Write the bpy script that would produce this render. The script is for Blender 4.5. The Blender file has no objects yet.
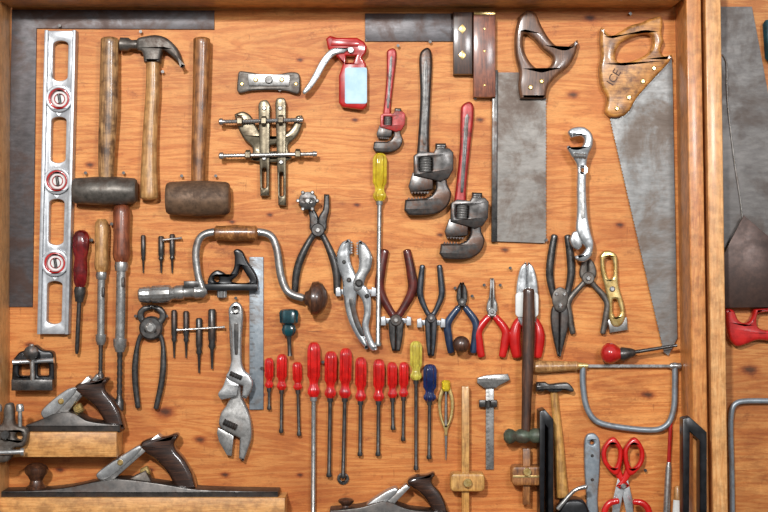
import bpy, math, random, bmesh
from mathutils import Vector
from mathutils.geometry import tessellate_polygon
random.seed(4)
S=0.002; CAM=1600.0
sc=bpy.context.scene
col=sc.collection
try: sc.view_settings.view_transform='Standard'
except Exception: pass

# ---------------------------------------------------------------- materials
def lin(c):
    return tuple(((v/255)/12.92 if v/255<=0.04045 else ((v/255+0.055)/1.055)**2.4) for v in c)+(1,)
def newmat(name):
    m=bpy.data.materials.new(name); m.use_nodes=True
    nt=m.node_tree; nt.nodes.clear()
    o=nt.nodes.new('ShaderNodeOutputMaterial'); b=nt.nodes.new('ShaderNodeBsdfPrincipled')
    nt.links.new(b.outputs[0],o.inputs[0])
    return m,nt,b
def mapped(nt,scale,loc=(0,0,0)):
    tc=nt.nodes.new('ShaderNodeTexCoord'); mp=nt.nodes.new('ShaderNodeMapping')
    nt.links.new(tc.outputs['Object'],mp.inputs[0]); mp.inputs['Scale'].default_value=scale
    mp.inputs['Location'].default_value=loc
    return mp.outputs[0]
def noise(nt,vec,scale,detail=4,rough=.55,dist=0):
    n=nt.nodes.new('ShaderNodeTexNoise'); nt.links.new(vec,n.inputs['Vector'])
    n.inputs['Scale'].default_value=scale; n.inputs['Detail'].default_value=detail
    n.inputs['Roughness'].default_value=rough; n.inputs['Distortion'].default_value=dist
    return n.outputs[0]
def ramp(nt,fac,stops):
    r=nt.nodes.new('ShaderNodeValToRGB'); nt.links.new(fac,r.inputs[0])
    e=r.color_ramp.elements
    while len(e)<len(stops): e.new(.5)
    for i,(p,c) in enumerate(stops): e[i].position=p; e[i].color=c
    return r.outputs[0]
def mixc(nt,a,b,fac,mode='MIX'):
    m=nt.nodes.new('ShaderNodeMix'); m.data_type='RGBA'; m.blend_type=mode
    for sck,v in ((m.inputs[6],a),(m.inputs[7],b),(m.inputs[0],fac)):
        if hasattr(v,'is_output'): nt.links.new(v,sck)
        else: sck.default_value=v
    return m.outputs[2]
def bump(nt,b,h,st,dist=.001):
    n=nt.nodes.new('ShaderNodeBump'); n.inputs['Strength'].default_value=st; n.inputs['Distance'].default_value=dist
    nt.links.new(h,n.inputs['Height']); nt.links.new(n.outputs[0],b.inputs['Normal'])
def surf(name,c1,c2,rough=.4,metal=0.,scale=60,lo=.4,hi=.62,bm=.05,coat=0):
    m,nt,b=newmat(name)
    n=noise(nt,mapped(nt,(1,1,1)),scale,6,.6)
    nt.links.new(ramp(nt,n,[(lo,lin(c1)),(hi,lin(c2))]),b.inputs['Base Color'])
    b.inputs['Roughness'].default_value=rough; b.inputs['Metallic'].default_value=metal
    b.inputs['Coat Weight'].default_value=coat; b.inputs['Coat Roughness'].default_value=.06
    if bm: bump(nt,b,n,bm)
    return m
def metalm(name,c1,c2,rough=.3,metal=.7,rust=(96,62,38),amt=.5,thr=.56,fs=90,st=(1,1,1),rs=22,bm=.03):
    m,nt,b=newmat(name)
    n=noise(nt,mapped(nt,st),fs,6,.7)
    c=ramp(nt,n,[(.34,lin(c1)),(.66,lin(c2))])
    r=noise(nt,mapped(nt,(1,1,1),(5,2,9)),rs,8,.72,.5)
    rm=ramp(nt,r,[(thr-.03,(0,0,0,1)),(thr+.1,(amt,amt,amt,1))])
    c=mixc(nt,c,lin(rust),rm)
    nt.links.new(c,b.inputs['Base Color'])
    rr=nt.nodes.new('ShaderNodeMapRange'); nt.links.new(r,rr.inputs[0]); rr.inputs[1].default_value=.4; rr.inputs[2].default_value=.7
    rr.inputs[3].default_value=rough; rr.inputs[4].default_value=min(1,rough+.25); nt.links.new(rr.outputs[0],b.inputs['Roughness'])
    b.inputs['Metallic'].default_value=metal
    if bm: bump(nt,b,n,bm)
    return m
def wood(name,c1,c2,c3,axis='z',rough=.4,coat=.3,grime=.5):
    m,nt,b=newmat(name)
    s={'z':(11,11,1),'x':(1,11,11)}[axis]
    v=mapped(nt,s); n=noise(nt,v,24,6,.65,.4)
    c=ramp(nt,n,[(.32,lin(c1)),(.52,lin(c2)),(.7,lin(c3))])
    g=noise(nt,mapped(nt,(1,1,1),(3,1,2)),42,6,.7)
    gf=ramp(nt,g,[(.38,(.22,.17,.14,1)),(.58,(1,1,1,1))])
    c=mixc(nt,c,gf,grime,'MULTIPLY')
    nt.links.new(c,b.inputs['Base Color']); b.inputs['Roughness'].default_value=rough
    b.inputs['Coat Weight'].default_value=coat; b.inputs['Coat Roughness'].default_value=.15; bump(nt,b,n,.15)
    return m
def plastic(name,c,sub=.3,k=1.18):
    m,nt,b=newmat(name)
    n=noise(nt,mapped(nt,(1,1,1)),70,3,.5)
    c2=tuple(min(255,int(v*k+8)) for v in c)
    nt.links.new(ramp(nt,n,[(.4,lin(c)),(.62,lin(c2))]),b.inputs['Base Color'])
    b.inputs['Roughness'].default_value=.08; b.inputs['Coat Weight'].default_value=1; b.inputs['Coat Roughness'].default_value=.02
    b.inputs['Transmission Weight'].default_value=sub; b.inputs['IOR'].default_value=1.5
    return m
M={}
M['steel']=metalm('steel',(142,140,137),(188,186,183),.22,.78,amt=.55,thr=.56)
M['bright']=metalm('polished_steel',(168,168,168),(204,204,203),.18,.78,rust=(104,88,74),amt=.5,thr=.55)
M['dsteel']=metalm('dark_steel',(54,52,51),(94,92,90),.26,.68,rust=(78,54,40),amt=.6,thr=.53)
M['wrenchs']=metalm('pipe_wrench_steel',(54,52,51),(90,87,85),.28,.65,rust=(82,54,38),amt=.8,thr=.49)
M['blade']=metalm('saw_blade_steel',(100,99,97),(124,123,121),.34,.45,rust=(96,74,56),amt=.6,thr=.52,fs=40,st=(1,1,4),rs=8,bm=0)
M['dblade']=metalm('tarnished_blade',(100,95,90),(124,119,113),.34,.4,rust=(84,62,48),amt=.65,thr=.51,fs=40,st=(1,1,3),rs=9,bm=0)
M['rblade']=metalm('dark_door_saw_blade',(76,72,70),(98,94,91),.36,.4,rust=(70,55,46),amt=.6,thr=.5,fs=40,st=(1,1,3),rs=7,bm=0)
M['square']=metalm('tarnished_square_steel',(68,65,66),(94,90,92),.36,.4,rust=(74,52,42),amt=.75,thr=.48,fs=50,st=(1,1,3),rs=10,bm=0)
M['planeb']=metalm('plane_body_iron',(36,33,31),(64,58,54),.3,.45,rust=(60,40,29),amt=.6,thr=.52)
M['chrome']=metalm('chrome',(204,206,208),(230,232,233),.12,.86,rust=(112,104,96),amt=.4,thr=.58,bm=0)
M['alu']=metalm('aluminium',(164,166,170),(190,192,195),.32,.5,rust=(114,110,106),amt=.5,thr=.55,bm=0)
M['iron']=metalm('cast_iron',(76,72,67),(114,107,100),.38,.5,rust=(66,46,34),amt=.7,thr=.5,bm=.12)
M['rust']=metalm('rusty_iron',(84,64,48),(122,94,72),.5,.3,rust=(58,39,27),amt=.7,thr=.5,bm=.12)
M['darkrust']=metalm('dark_rust_blade',(56,40,34),(76,55,47),.32,.4,rust=(42,28,23),amt=.6,thr=.5,rs=9,bm=0)
M['black']=surf('black_iron',(15,15,17),(31,31,34),.3,.2,80)
M['brass']=metalm('brass',(190,154,86),(226,200,140),.2,.72,rust=(130,96,50),amt=.4,thr=.57)
M['bronze']=metalm('aged_bronze_metal',(92,83,67),(138,127,106),.26,.72,rust=(60,45,32),amt=.7,thr=.5)
M['redp']=surf('red_paint',(158,22,20),(190,34,31),.25,0,60,coat=.5)
M['wrred']=metalm('worn_red_paint',(146,32,30),(178,46,42),.3,.1,rust=(68,44,38),amt=.85,thr=.55,rs=40)
M['dred']=surf('dark_red_lacquer',(78,10,14),(128,22,24),.2,0,50,coat=.7)
M['maroon']=surf('maroon_grip',(62,19,15),(102,35,26),.3,0,50,coat=.4)
M['red']=plastic('red_plastic',(212,24,17),.45)
M['redo']=surf('red_dipped_grip',(178,19,17),(202,30,26),.25,0,40,coat=.4)
M['yellow']=plastic('yellow_plastic',(222,188,44),.45)
M['pyellow']=plastic('pale_yellow_plastic',(218,196,80),.45)
M['navy']=plastic('navy_plastic',(14,32,78),.2)
M['teal']=surf('teal_paint',(8,42,48),(16,68,76),.25,0,40,coat=.5)
M['pblue']=surf('pale_blue_sticker',(160,196,214),(184,214,228),.45,0,30,bm=0)
M['bluegrip']=surf('blue_grip',(22,34,58),(44,62,90),.3,0,40,coat=.4)
M['white']=surf('white_enamel',(204,204,200),(228,228,225),.4,0,30,bm=0)
M['tape']=metalm('green_grey_paint',(56,66,54),(94,102,84),.4,.2,rust=(66,46,36),amt=.7,thr=.52,rs=40)
M['bsteel']=metalm('blued_steel',(52,55,60),(86,90,96),.26,.65,rust=(66,48,38),amt=.6,thr=.52)
M['greyp']=metalm('grey_blue_metal',(118,128,136),(146,153,159),.34,.42,rust=(104,86,70),amt=.6,thr=.53)
M['wlight']=wood('light_handle_wood',(142,92,46),(192,142,86),(216,172,114),grime=.55)
M['wold']=wood('old_handle_wood',(104,72,42),(164,122,78),(202,160,108),grime=.9)
M['wbrown']=wood('brown_handle_wood',(98,58,30),(152,98,52),(188,132,76),grime=.7)
M['wdark']=wood('dark_handle_wood',(42,24,16),(76,46,30),(108,68,46),grime=.5,coat=.5)
M['wtote']=wood('tote_wood',(30,17,11),(54,32,22),(80,50,34),axis='x',grime=.4,coat=.9,rough=.22)
M['wsaw']=wood('brown_saw_handle_wood',(72,44,28),(114,76,52),(144,102,72),grime=.5,coat=.5)
M['wred']=wood('reddish_square_wood',(90,42,26),(138,74,46),(162,92,58),grime=.6,coat=.3)
M['worange']=wood('varnished_saw_handle_wood',(160,98,42),(206,144,74),(226,170,98),axis='x',grime=.85,coat=.5)
M['letter']=surf('dark_letter_stain',(58,32,18),(84,50,28),.6,0,120,bm=0)
M['wyel']=wood('yellow_gauge_wood',(166,112,52),(202,150,80),(222,174,104),grime=.55)
M['frame']=wood('pine_frame_wood',(198,134,76),(220,162,102),(234,184,126),grime=.4,coat=.2)
M['framex']=wood('pine_ledge_wood',(180,118,60),(208,150,86),(224,170,106),axis='x',grime=.5,coat=.1)
M['side']=wood('orange_frame_wood',(180,106,52),(204,134,72),(220,156,92),grime=.45,coat=.2)

def plywood(name,knots,dark=1.0):
    m,nt,b=newmat(name)
    w=noise(nt,mapped(nt,(.5,1,5.5)),2.2,5,.6,.5)
    mul=nt.nodes.new('ShaderNodeMath'); mul.operation='MULTIPLY'; mul.inputs[1].default_value=85
    nt.links.new(w,mul.inputs[0]); sn=nt.nodes.new('ShaderNodeMath'); sn.operation='SINE'; nt.links.new(mul.outputs[0],sn.inputs[0])
    mr=nt.nodes.new('ShaderNodeMapRange'); mr.inputs[1].default_value=-1; mr.inputs[2].default_value=1; nt.links.new(sn.outputs[0],mr.inputs[0])
    d=lambda c:lin(tuple(x*dark for x in c))
    base=ramp(nt,mr.outputs[0],[(0.0,d((206,126,60))),(.5,d((219,143,74))),(1,d((225,154,84)))])
    tone=noise(nt,mapped(nt,(.8,1,4),(2,8,1)),3,6,.65)
    base=mixc(nt,base,ramp(nt,tone,[(.36,(.86,.72,.60,1)),(.52,(1,1,1,1)),(.66,(1.06,1.07,1.08,1))]),.85,'MULTIPLY')
    fine=noise(nt,mapped(nt,(2.6,3,90)),10,9,.85,.2)
    base=mixc(nt,base,ramp(nt,fine,[(.34,(.42,.30,.21,1)),(.49,(1,1,1,1)),(.62,(1,1,1,1)),(.76,(1.18,1.18,1.18,1))]),.9,'MULTIPLY')
    fine2=noise(nt,mapped(nt,(18,3,300),(3,3,3)),5,6,.8)
    base=mixc(nt,base,ramp(nt,fine2,[(.35,(.45,.33,.25,1)),(.47,(1,1,1,1)),(.60,(1,1,1,1)),(.71,(1.2,1.2,1.22,1))]),.8,'MULTIPLY')
    crack=noise(nt,mapped(nt,(4.5,6,130),(4,0,1)),3.4,4,.6,.3)
    base=mixc(nt,base,ramp(nt,crack,[(.28,(.2,.1,.06,1)),(.31,(1,1,1,1))]),.85,'MULTIPLY')
    big=noise(nt,mapped(nt,(1,1,1.6),(7,3,2)),3.4,7,.7)
    base=mixc(nt,base,ramp(nt,big,[(.36,(.74,.66,.61,1)),(.52,(1.0,1.0,1.0,1)),(.66,(1.04,1.05,1.05,1))]),.85,'MULTIPLY')
    speck=noise(nt,mapped(nt,(1,1,1.1),(1,3,5)),95,5,.7)
    base=mixc(nt,base,ramp(nt,speck,[(.29,(.2,.12,.08,1)),(.32,(1,1,1,1))]),.85,'MULTIPLY')
    sm1=noise(nt,mapped(nt,(1,1,1.5),(11,3,5)),17,8,.8)
    base=mixc(nt,base,ramp(nt,sm1,[(.36,(.52,.40,.33,1)),(.44,(1,1,1,1))]),.65,'MULTIPLY')
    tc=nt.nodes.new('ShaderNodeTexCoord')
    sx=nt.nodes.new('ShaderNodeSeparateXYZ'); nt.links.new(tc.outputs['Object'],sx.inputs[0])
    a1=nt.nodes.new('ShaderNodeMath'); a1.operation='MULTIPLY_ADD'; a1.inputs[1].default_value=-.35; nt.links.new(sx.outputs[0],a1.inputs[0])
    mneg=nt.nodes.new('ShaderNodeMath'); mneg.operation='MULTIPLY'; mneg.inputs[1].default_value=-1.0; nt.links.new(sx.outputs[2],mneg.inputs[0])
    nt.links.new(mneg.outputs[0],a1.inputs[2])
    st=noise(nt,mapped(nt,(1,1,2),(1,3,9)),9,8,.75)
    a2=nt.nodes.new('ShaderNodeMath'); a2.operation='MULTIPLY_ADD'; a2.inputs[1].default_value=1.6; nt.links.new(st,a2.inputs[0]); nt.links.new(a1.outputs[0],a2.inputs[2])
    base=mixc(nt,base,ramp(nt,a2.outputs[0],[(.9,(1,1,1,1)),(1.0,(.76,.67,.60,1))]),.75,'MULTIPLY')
    for sc_,lc in (((60,1,6),(9,3,5)),((30,1,3),(2,8,1))):
        scr=noise(nt,mapped(nt,sc_,lc),4,3,.5,.4)
        base=mixc(nt,base,ramp(nt,scr,[(.275,(.5,.37,.29,1)),(.29,(1,1,1,1)),(.71,(1,1,1,1)),(.73,(1.2,1.22,1.24,1))]),.5,'MULTIPLY')
    for (x,y,r,dk) in knots:
        mp=nt.nodes.new('ShaderNodeMapping'); nt.links.new(tc.outputs['Object'],mp.inputs[0])
        kx,kz=(x-384)*S,(256-y)*S
        mp.vector_type='POINT'; a=1/(r*S*1.6); c=1/(r*S)
        mp.inputs['Scale'].default_value=(a,0,c); mp.inputs['Location'].default_value=(-kx*a,0,-kz*c)
        ln=nt.nodes.new('ShaderNodeVectorMath'); ln.operation='LENGTH'; nt.links.new(mp.outputs[0],ln.inputs[0])
        jit=noise(nt,mp.outputs[0],1.5,3,.6)
        ad=nt.nodes.new('ShaderNodeMath'); ad.operation='MULTIPLY_ADD'; ad.inputs[1].default_value=.8
        nt.links.new(jit,ad.inputs[0]); nt.links.new(ln.outputs['Value'],ad.inputs[2])
        sc1=nt.nodes.new('ShaderNodeMath'); sc1.operation='MULTIPLY'; sc1.inputs[1].default_value=.5; nt.links.new(ad.outputs[0],sc1.inputs[0])
        k=ramp(nt,sc1.outputs[0],[(0.30,dk),(.46,(.42,.25,.15,1)),(.60,(.8,.66,.56,1)),(.78,(1,1,1,1))])
        base=mixc(nt,base,k,.9,'MULTIPLY')
    nt.links.new(base,b.inputs['Base Color'])
    b.inputs['Roughness'].default_value=.48; b.inputs['Specular IOR Level'].default_value=.3
    bump(nt,b,fine,.35,.0007)
    return m
K=(.08,.04,.03,1)
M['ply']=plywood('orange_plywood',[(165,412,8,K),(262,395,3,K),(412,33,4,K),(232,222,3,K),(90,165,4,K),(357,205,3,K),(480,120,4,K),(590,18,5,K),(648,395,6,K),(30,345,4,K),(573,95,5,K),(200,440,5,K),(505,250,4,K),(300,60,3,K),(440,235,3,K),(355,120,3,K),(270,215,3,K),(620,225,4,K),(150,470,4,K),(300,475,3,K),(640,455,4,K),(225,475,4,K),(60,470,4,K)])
M['ply2']=plywood('door_plywood',[(750,370,8,K)],.86)

# ---------------------------------------------------------------- geometry (wall units: x right, y down, d out of wall)
class G:
    def __init__(s,v,f,m=None): s.v=v; s.f=f; s.m=m
def hermite(P,n,closed):
    out=[];N=len(P)
    def tan(i):
        if P[i][-1]=='s': return None
        a=P[(i-1)%N] if (closed or i>0) else P[i]
        b=P[(i+1)%N] if (closed or i<N-1) else P[i]
        return [ (b[k]-a[k])*.5 for k in range(D)]
    D=min(len([q for q in p if q!='s']) for p in P)
    R=N if closed else N-1
    for i in range(R):
        p=P[i];q=P[(i+1)%N];t0=tan(i);t1=tan((i+1)%N)
        dd=math.sqrt(sum((q[k]-p[k])**2 for k in range(2)))
        def clip(t):
            if t is None: return [0]*D
            L=math.sqrt(sum(x*x for x in t[:2])) or 1
            f=min(1,dd*1.1/L); return [x*f for x in t]
        t0=clip(t0);t1=clip(t1)
        for j in range(n):
            u=j/n;h1=2*u**3-3*u*u+1;h2=u**3-2*u*u+u;h3=-2*u**3+3*u*u;h4=u**3-u*u
            out.append(tuple(h1*p[k]+h2*t0[k]+h3*q[k]+h4*t1[k] for k in range(D)))
    if not closed: out.append(tuple(P[-1][:D]))
    return out
def sm(P,n=6): return hermite(P,max(n,6),True)
def area(L): return sum(L[i][0]*L[(i+1)%len(L)][1]-L[(i+1)%len(L)][0]*L[i][1] for i in range(len(L)))/2
def clean(L):
    o=[]
    for p in L:
        if not o or math.hypot(p[0]-o[-1][0],p[1]-o[-1][1])>.05: o.append((p[0],p[1]))
    if math.hypot(o[0][0]-o[-1][0],o[0][1]-o[-1][1])<.05: o.pop()
    return o
def inset(L,b):
    N=len(L);o=[]
    for i in range(N):
        a=L[i-1];p=L[i];c=L[(i+1)%N]
        e1=(p[0]-a[0],p[1]-a[1]);e2=(c[0]-p[0],c[1]-p[1])
        l1=math.hypot(*e1) or 1;l2=math.hypot(*e2) or 1
        n1=(-e1[1]/l1,e1[0]/l1);n2=(-e2[1]/l2,e2[0]/l2)
        q=max(.35,1+n1[0]*n2[0]+n1[1]*n2[1])
        o.append((p[0]+b*(n1[0]+n2[0])/q,p[1]+b*(n1[1]+n2[1])/q))
    return o
def poly(outline,d0,d1,b=.8,holes=(),m=None):
    loops=[]
    for i,L in enumerate([outline]+list(holes)):
        L=clean(L);a=area(L)
        if (i==0 and a<0) or (i>0 and a>0): L=L[::-1]
        loops.append(L)
    b=min(b,(d1-d0)*.8)
    if b>1.4: levels=[(0,d0),(0,d1-b),(.12*b,d1-.62*b),(.42*b,d1-.2*b),(b,d1)]
    elif b>0: levels=[(0,d0),(0,d1-b),(.3*b,d1-.3*b),(b,d1)]
    else: levels=[(0,d0),(0,d1)]
    tris=tessellate_polygon([[Vector((p[0],p[1],0)) for p in L] for L in loops])
    v=[];f=[];n=sum(len(L) for L in loops)
    for (ins,d) in levels:
        for L in loops:
            for p in (inset(L,ins) if ins else L): v.append((p[0],p[1],d))
    for l in range(len(levels)-1):
        s=0
        for L in loops:
            N=len(L)
            for i in range(N):
                a=l*n+s+i;c=l*n+s+(i+1)%N
                f.append((a,c,c+n,a+n))
            s+=N
    t=(len(levels)-1)*n
    for tr in tris:
        if len(set(tr))==3:
            f.append(tuple(tr)); f.append(tuple(x+t for x in tr))
    return G(v,f,m)
def circ(x,y,r,n=24,ry=None): return [(x+r*math.cos(a*2*math.pi/n),y+(ry or r)*math.sin(a*2*math.pi/n)) for a in range(n)]
def rect(x0,y0,x1,y1): return [(x0,y0),(x1,y0),(x1,y1),(x0,y1)]
def box(x0,y0,x1,y1,d0,d1,b=.8,m=None): return poly(rect(x0,y0,x1,y1),d0,d1,b,m=m)
def rrect(x0,y0,x1,y1,r):
    o=[]
    for cx,cy,s in ((x1-r,y1-r,0),(x0+r,y1-r,90),(x0+r,y0+r,180),(x1-r,y0+r,270)):
        for k in range(5):
            a=math.radians(s+k*22.5);o.append((cx+r*math.cos(a),cy+r*math.sin(a)))
    return o
def tube(P,r,d=6,flat=1,seg=12,n=5,cap=.5,flute=None,m=None):
    rr=r if isinstance(r,(list,tuple)) else [r]*len(P)
    Q=[(p[0],p[1],(p[2] if len(p)>2 else d),q) for p,q in zip(P,rr)]
    if n>1 and len(Q)>2: Q=hermite(Q,n,False)
    rings=[]
    N=len(Q)
    def T(i):
        a=Vector(Q[max(0,i-1)][:3]);b=Vector(Q[min(N-1,i+1)][:3]);t=(b-a)
        return t.normalized() if t.length>1e-6 else Vector((0,1,0))
    for i,q in enumerate(Q): rings.append((Vector(q[:3]),T(i),q[3]))
    if cap:
        c,t,r0=rings[0]; pre=[(c-t*r0*cap*math.sin(a),t,max(.05,r0*math.cos(a))) for a in (1.5,1.1,.7,.35)]
        c,t,r1=rings[-1]; post=[(c+t*r1*cap*math.sin(a),t,max(.05,r1*math.cos(a))) for a in (.35,.7,1.1,1.5)]
        rings=pre+rings+post
    v=[];f=[]
    for c,t,R in rings:
        side=t.cross(Vector((0,0,1)))
        if side.length<1e-3: side=Vector((1,0,0))
        side.normalize(); up=side.cross(t).normalized()
        for k in range(seg):
            a=2*math.pi*k/seg
            R2=R*(1-flute[1]*(.5+.5*math.cos(flute[0]*a))) if flute else R
            p=c+side*(R2*math.cos(a))+up*(R2*flat*math.sin(a)); v.append(tuple(p))
    L=len(rings)
    for i in range(L-1):
        for k in range(seg):
            a=i*seg+k;b=i*seg+(k+1)%seg
            f.append((a,b,b+seg,a+seg))
    f.append(tuple(range(seg))); f.append(tuple((L-1)*seg+k for k in range(seg)))
    return G(v,f,m)
def rod(x0,y0,x1,y1,prof,d=6,flat=1,seg=14,flute=None,m=None,d1=None):
    if isinstance(prof,(int,float)): prof=[(0,prof),(1,prof)]
    d1=d if d1 is None else d1
    P=[];R=[];last=-1
    for t,r in prof:
        if t<=last: t=last+.002
        last=t
        P.append((x0+(x1-x0)*t,y0+(y1-y0)*t,d+(d1-d)*t));R.append(r)
    return tube(P,R,n=1,cap=0,flat=flat,seg=seg,flute=flute,m=m)
def rev(x,y,prof,seg=24,m=None):
    v=[];f=[]
    for r,d in prof:
        for k in range(seg):
            a=2*math.pi*k/seg;v.append((x+r*math.cos(a),y+r*math.sin(a),d))
    L=len(prof)
    for i in range(L-1):
        for k in range(seg):
            a=i*seg+k;b=i*seg+(k+1)%seg;f.append((a,b,b+seg,a+seg))
    f.append(tuple(range(seg)));f.append(tuple((L-1)*seg+k for k in range(seg)))
    return G(v,f,m)
def disc(x,y,r,d0,d1,m=None,seg=24): return rev(x,y,[(r,d0),(r,d1-.15*r),(r*.85,d1)],seg,m)
def ring(x,y,ro,ri,d0,d1,m=None): return poly(circ(x,y,ro,32),d0,d1,.6,[circ(x,y,ri,32)],m)
def screw(x,y,r,d,m=None): return rev(x,y,[(r,d-2),(r,d),(r*.6,d+r*.35)],12,m)
def xf(gs,ox,oy,s=1,ang=0,nx=0,ny=0,mx=1,sd=None):
    a=math.radians(ang);o=[]
    for g in gs:
        v=[]
        for p in g.v:
            x=(p[0]-ox)*s*mx;y=(p[1]-oy)*s
            v.append((nx+x*math.cos(a)-y*math.sin(a),ny+x*math.sin(a)+y*math.cos(a),p[2]*(sd or s)))
        o.append(G(v,g.f,g.m))
    return o

# ---------------------------------------------------------------- things
THINGS=[]
class Thing:
    def __init__(s,name,label,cat,k=5,group=None,kind=None):
        s.name=name;s.label=label;s.cat=cat;s.k=1-k/CAM;s.parts=[];s.group=group;s.kind=kind;THINGS.append(s)
    def add(s,name,gs,mat,label=None,parent=None):
        if isinstance(gs,G): gs=[gs]
        s.parts.append([name,gs,mat,label,parent]); return len(s.parts)-1
    def screws(s,L,mat='steel'):
        for q in L: s.add('screw',screw(*q),mat)
    def W(s,p): return Vector(((p[0]-384)*S*s.k,-p[2]*S,(256-p[1])*S*s.k))
    def mesh(s,name,gs,mat,o):
        v=[];f=[];mi=[];mats=[mat]
        for g in gs:
            b=len(v);v+=[tuple(s.W(p)-o) for p in g.v];f+=[tuple(i+b for i in q) for q in g.f]
            gm=g.m or mat
            if gm not in mats: mats.append(gm)
            mi+=[mats.index(gm)]*len(g.f)
        me=bpy.data.meshes.new(name);me.from_pydata(v,[],f)
        for q in mats: me.materials.append(M[q])
        me.polygons.foreach_set('material_index',mi)
        me.polygons.foreach_set('use_smooth',[True]*len(f))
        bm=bmesh.new();bm.from_mesh(me);bmesh.ops.recalc_face_normals(bm,faces=bm.faces);bm.to_mesh(me);bm.free()
        me.set_sharp_from_angle(angle=math.radians(40))
        me.update()
        return me
    def build(s):
        allv=[s.W(p) for q in s.parts for g in q[1] for p in g.v]
        lo=Vector([min(v[i] for v in allv) for i in range(3)]);hi=Vector([max(v[i] for v in allv) for i in range(3)])
        o=Vector(((lo.x+hi.x)/2,hi.y,lo.z))
        if s.kind: o=Vector((0,0,0))
        if len(s.parts)==1:
            n,gs,mat,l,_=s.parts[0]
            root=bpy.data.objects.new(s.name,s.mesh(s.name,gs,mat,o));root.location=o;col.objects.link(root)
        else:
            root=bpy.data.objects.new(s.name,None);root.empty_display_size=.03;root.location=o;col.objects.link(root)
            obs=[]
            for n,gs,mat,l,par in s.parts:
                ob=bpy.data.objects.new(n,s.mesh(n,gs,mat,o));col.objects.link(ob)
                ob.parent=root if par is None else obs[par]
                if l: ob['label']=l
                obs.append(ob)
        if s.kind: root['kind']=s.kind
        else:
            root['label']=s.label;root['category']=s.cat
            if s.group: root['group']=s.group
        s.root=root
def structure(name,gs,mat,k=0):
    t=Thing(name,'','',k,kind='structure');t.add(name,gs,mat);return t

# ---------------------------------------------------------------- setting
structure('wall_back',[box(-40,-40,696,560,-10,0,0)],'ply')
structure('wall_right',[box(696.5,-40,860,560,-10,0,0)],'ply2')
structure('trim_1',[poly([(-60,-45),(11,-45),(9,560),(-60,560)],0.1,60,1)],'frame')
structure('trim_2',[box(12,-45,671,8.5,0.1,60,1)],'framex')
structure('trim_3',[poly([(685,-60),(700,-60),(710,570),(695,570)],.1,58,1.5)],'side',58)
structure('trim_4',[poly([(704,-60),(720,-60),(729,570),(714,570)],.1,50,1.5)],'frame',50)
t=Thing('shelf_ledge','short pale wooden ledge carrying a hand plane','shelf ledge',36)
t.add('board',[box(-12,432,117,457,0.2,38,1.2)],'framex')
t=Thing('shelf_ledge','long pale wooden ledge under the long jointer plane','shelf ledge',36)
t.add('board',[box(-12,497.5,285,530,0.2,38,1.2)],'framex')

# ---------------------------------------------------------------- squares, level
t=Thing('framing_square','large tarnished steel L-shaped framing square','framing square')
t.add('framing_square',[poly([(11,9),(214,10),(214,29),(36,28),(32,307),(6,307)],.3,2.4,.5)],'square')
t=Thing('spirit_level','aluminium spirit level with three round red-rimmed vials','spirit level',8)
def lx(y,u): return 38.5+(334-y)/303*7.5+u
def lq(y0,y1,u0,u1): return [(lx(y0,u0),y0),(lx(y0,u1),y0),(lx(y1,u1),y1),(lx(y1,u0),y1)]
slots=[(41,81),(117,163),(199,245),(281,324)];vy=[99,181,263]
def slot(y0,y1):
    o=[]
    for k in range(9):
        a=math.pi+k*math.pi/8; y=y0+4+4*math.sin(a); o.append((lx(y,15.5+7.5*math.cos(a)),y))
    for k in range(9):
        a=k*math.pi/8; y=y1-4+4*math.sin(a); o.append((lx(y,15.5+7.5*math.cos(a)),y))
    return o
t.add('frame',[poly(lq(31,334,0,31),.3,10,.8,[slot(a,b) for a,b in slots]+[circ(lx(y,15.5),y,10.5) for y in vy]),
   poly(lq(31,334,0,3.4),10,15,.6),poly(lq(31,334,27.6,31),10,15,.6)],'alu')
for y in vy:
    x=lx(y,15.5)
    t.add('vial',[ring(x,y,13.5,10.4,10.2,13.5,'alu'),ring(x,y,10.6,8.6,4,13,'redp'),disc(x,y,8.8,3,9,'white'),
        ring(x,y,5.6,4.6,8,10,'redp'),rod(x-.8,y-5,x+.8,y+5,1.5,d=10,m='dsteel')],'white','round bubble vial with a red rim')
t=Thing('try_square','try square with a dark steel blade and brass-marked wooden stock','try square')
t.add('blade',[box(365,13,455,41,.3,2.6,.4)],'square')
t.add('stock',[box(453,13,472,75,.3,12,1)]+[poly([(462,y-5),(466,y),(462,y+5),(458,y)],11,12.5,.3,m='brass') for y in (30,56)],'wdark')
t=Thing('try_square','try square with a reddish-brown wooden stock','try square')
t.add('blade',[box(472,12,495,22,.3,3,.4)],'square')
t.add('stock',[box(473,13,495,98,.3,13,1),box(473.5,13,494.5,16,13,13.6,.2,m='brass')]+[screw(484,y,1.4,13,'brass') for y in (30,52,86)],'wred')
t=Thing('combination_square','combination square with a black open head and steel rule','combination square',8)
t.add('rule',[box(249,257,263,410,1,3.5,.4)]+[box(249.5,260+i*6,252.5 if i%2 else 254.5,260.6+i*6,3.5,3.7,0,m='dsteel') for i in range(25)],'greyp')
t.add('head',[poly(sm([(209,288,'s'),(208,281),(211,274),(217,270),(223,272),(229,275),(234,268),(235,257),(234,251),(238,249),(243,252),(248,262),(255,272),(258,280),(257,288,'s')],4),3.8,13,1.8,[sm([(232,282),(238,275),(241,266),(245,272),(250,282)],3),circ(217,279,3,12)]),
   box(205,284,258,290.5,3.8,16,.8)],'black')
t.add('lock_nut',[rod(222,290,222,298,[(0,3),(.1,5),(.9,5),(1,4)],d=8,flute=(12,.15),seg=24)],'steel')

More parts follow.
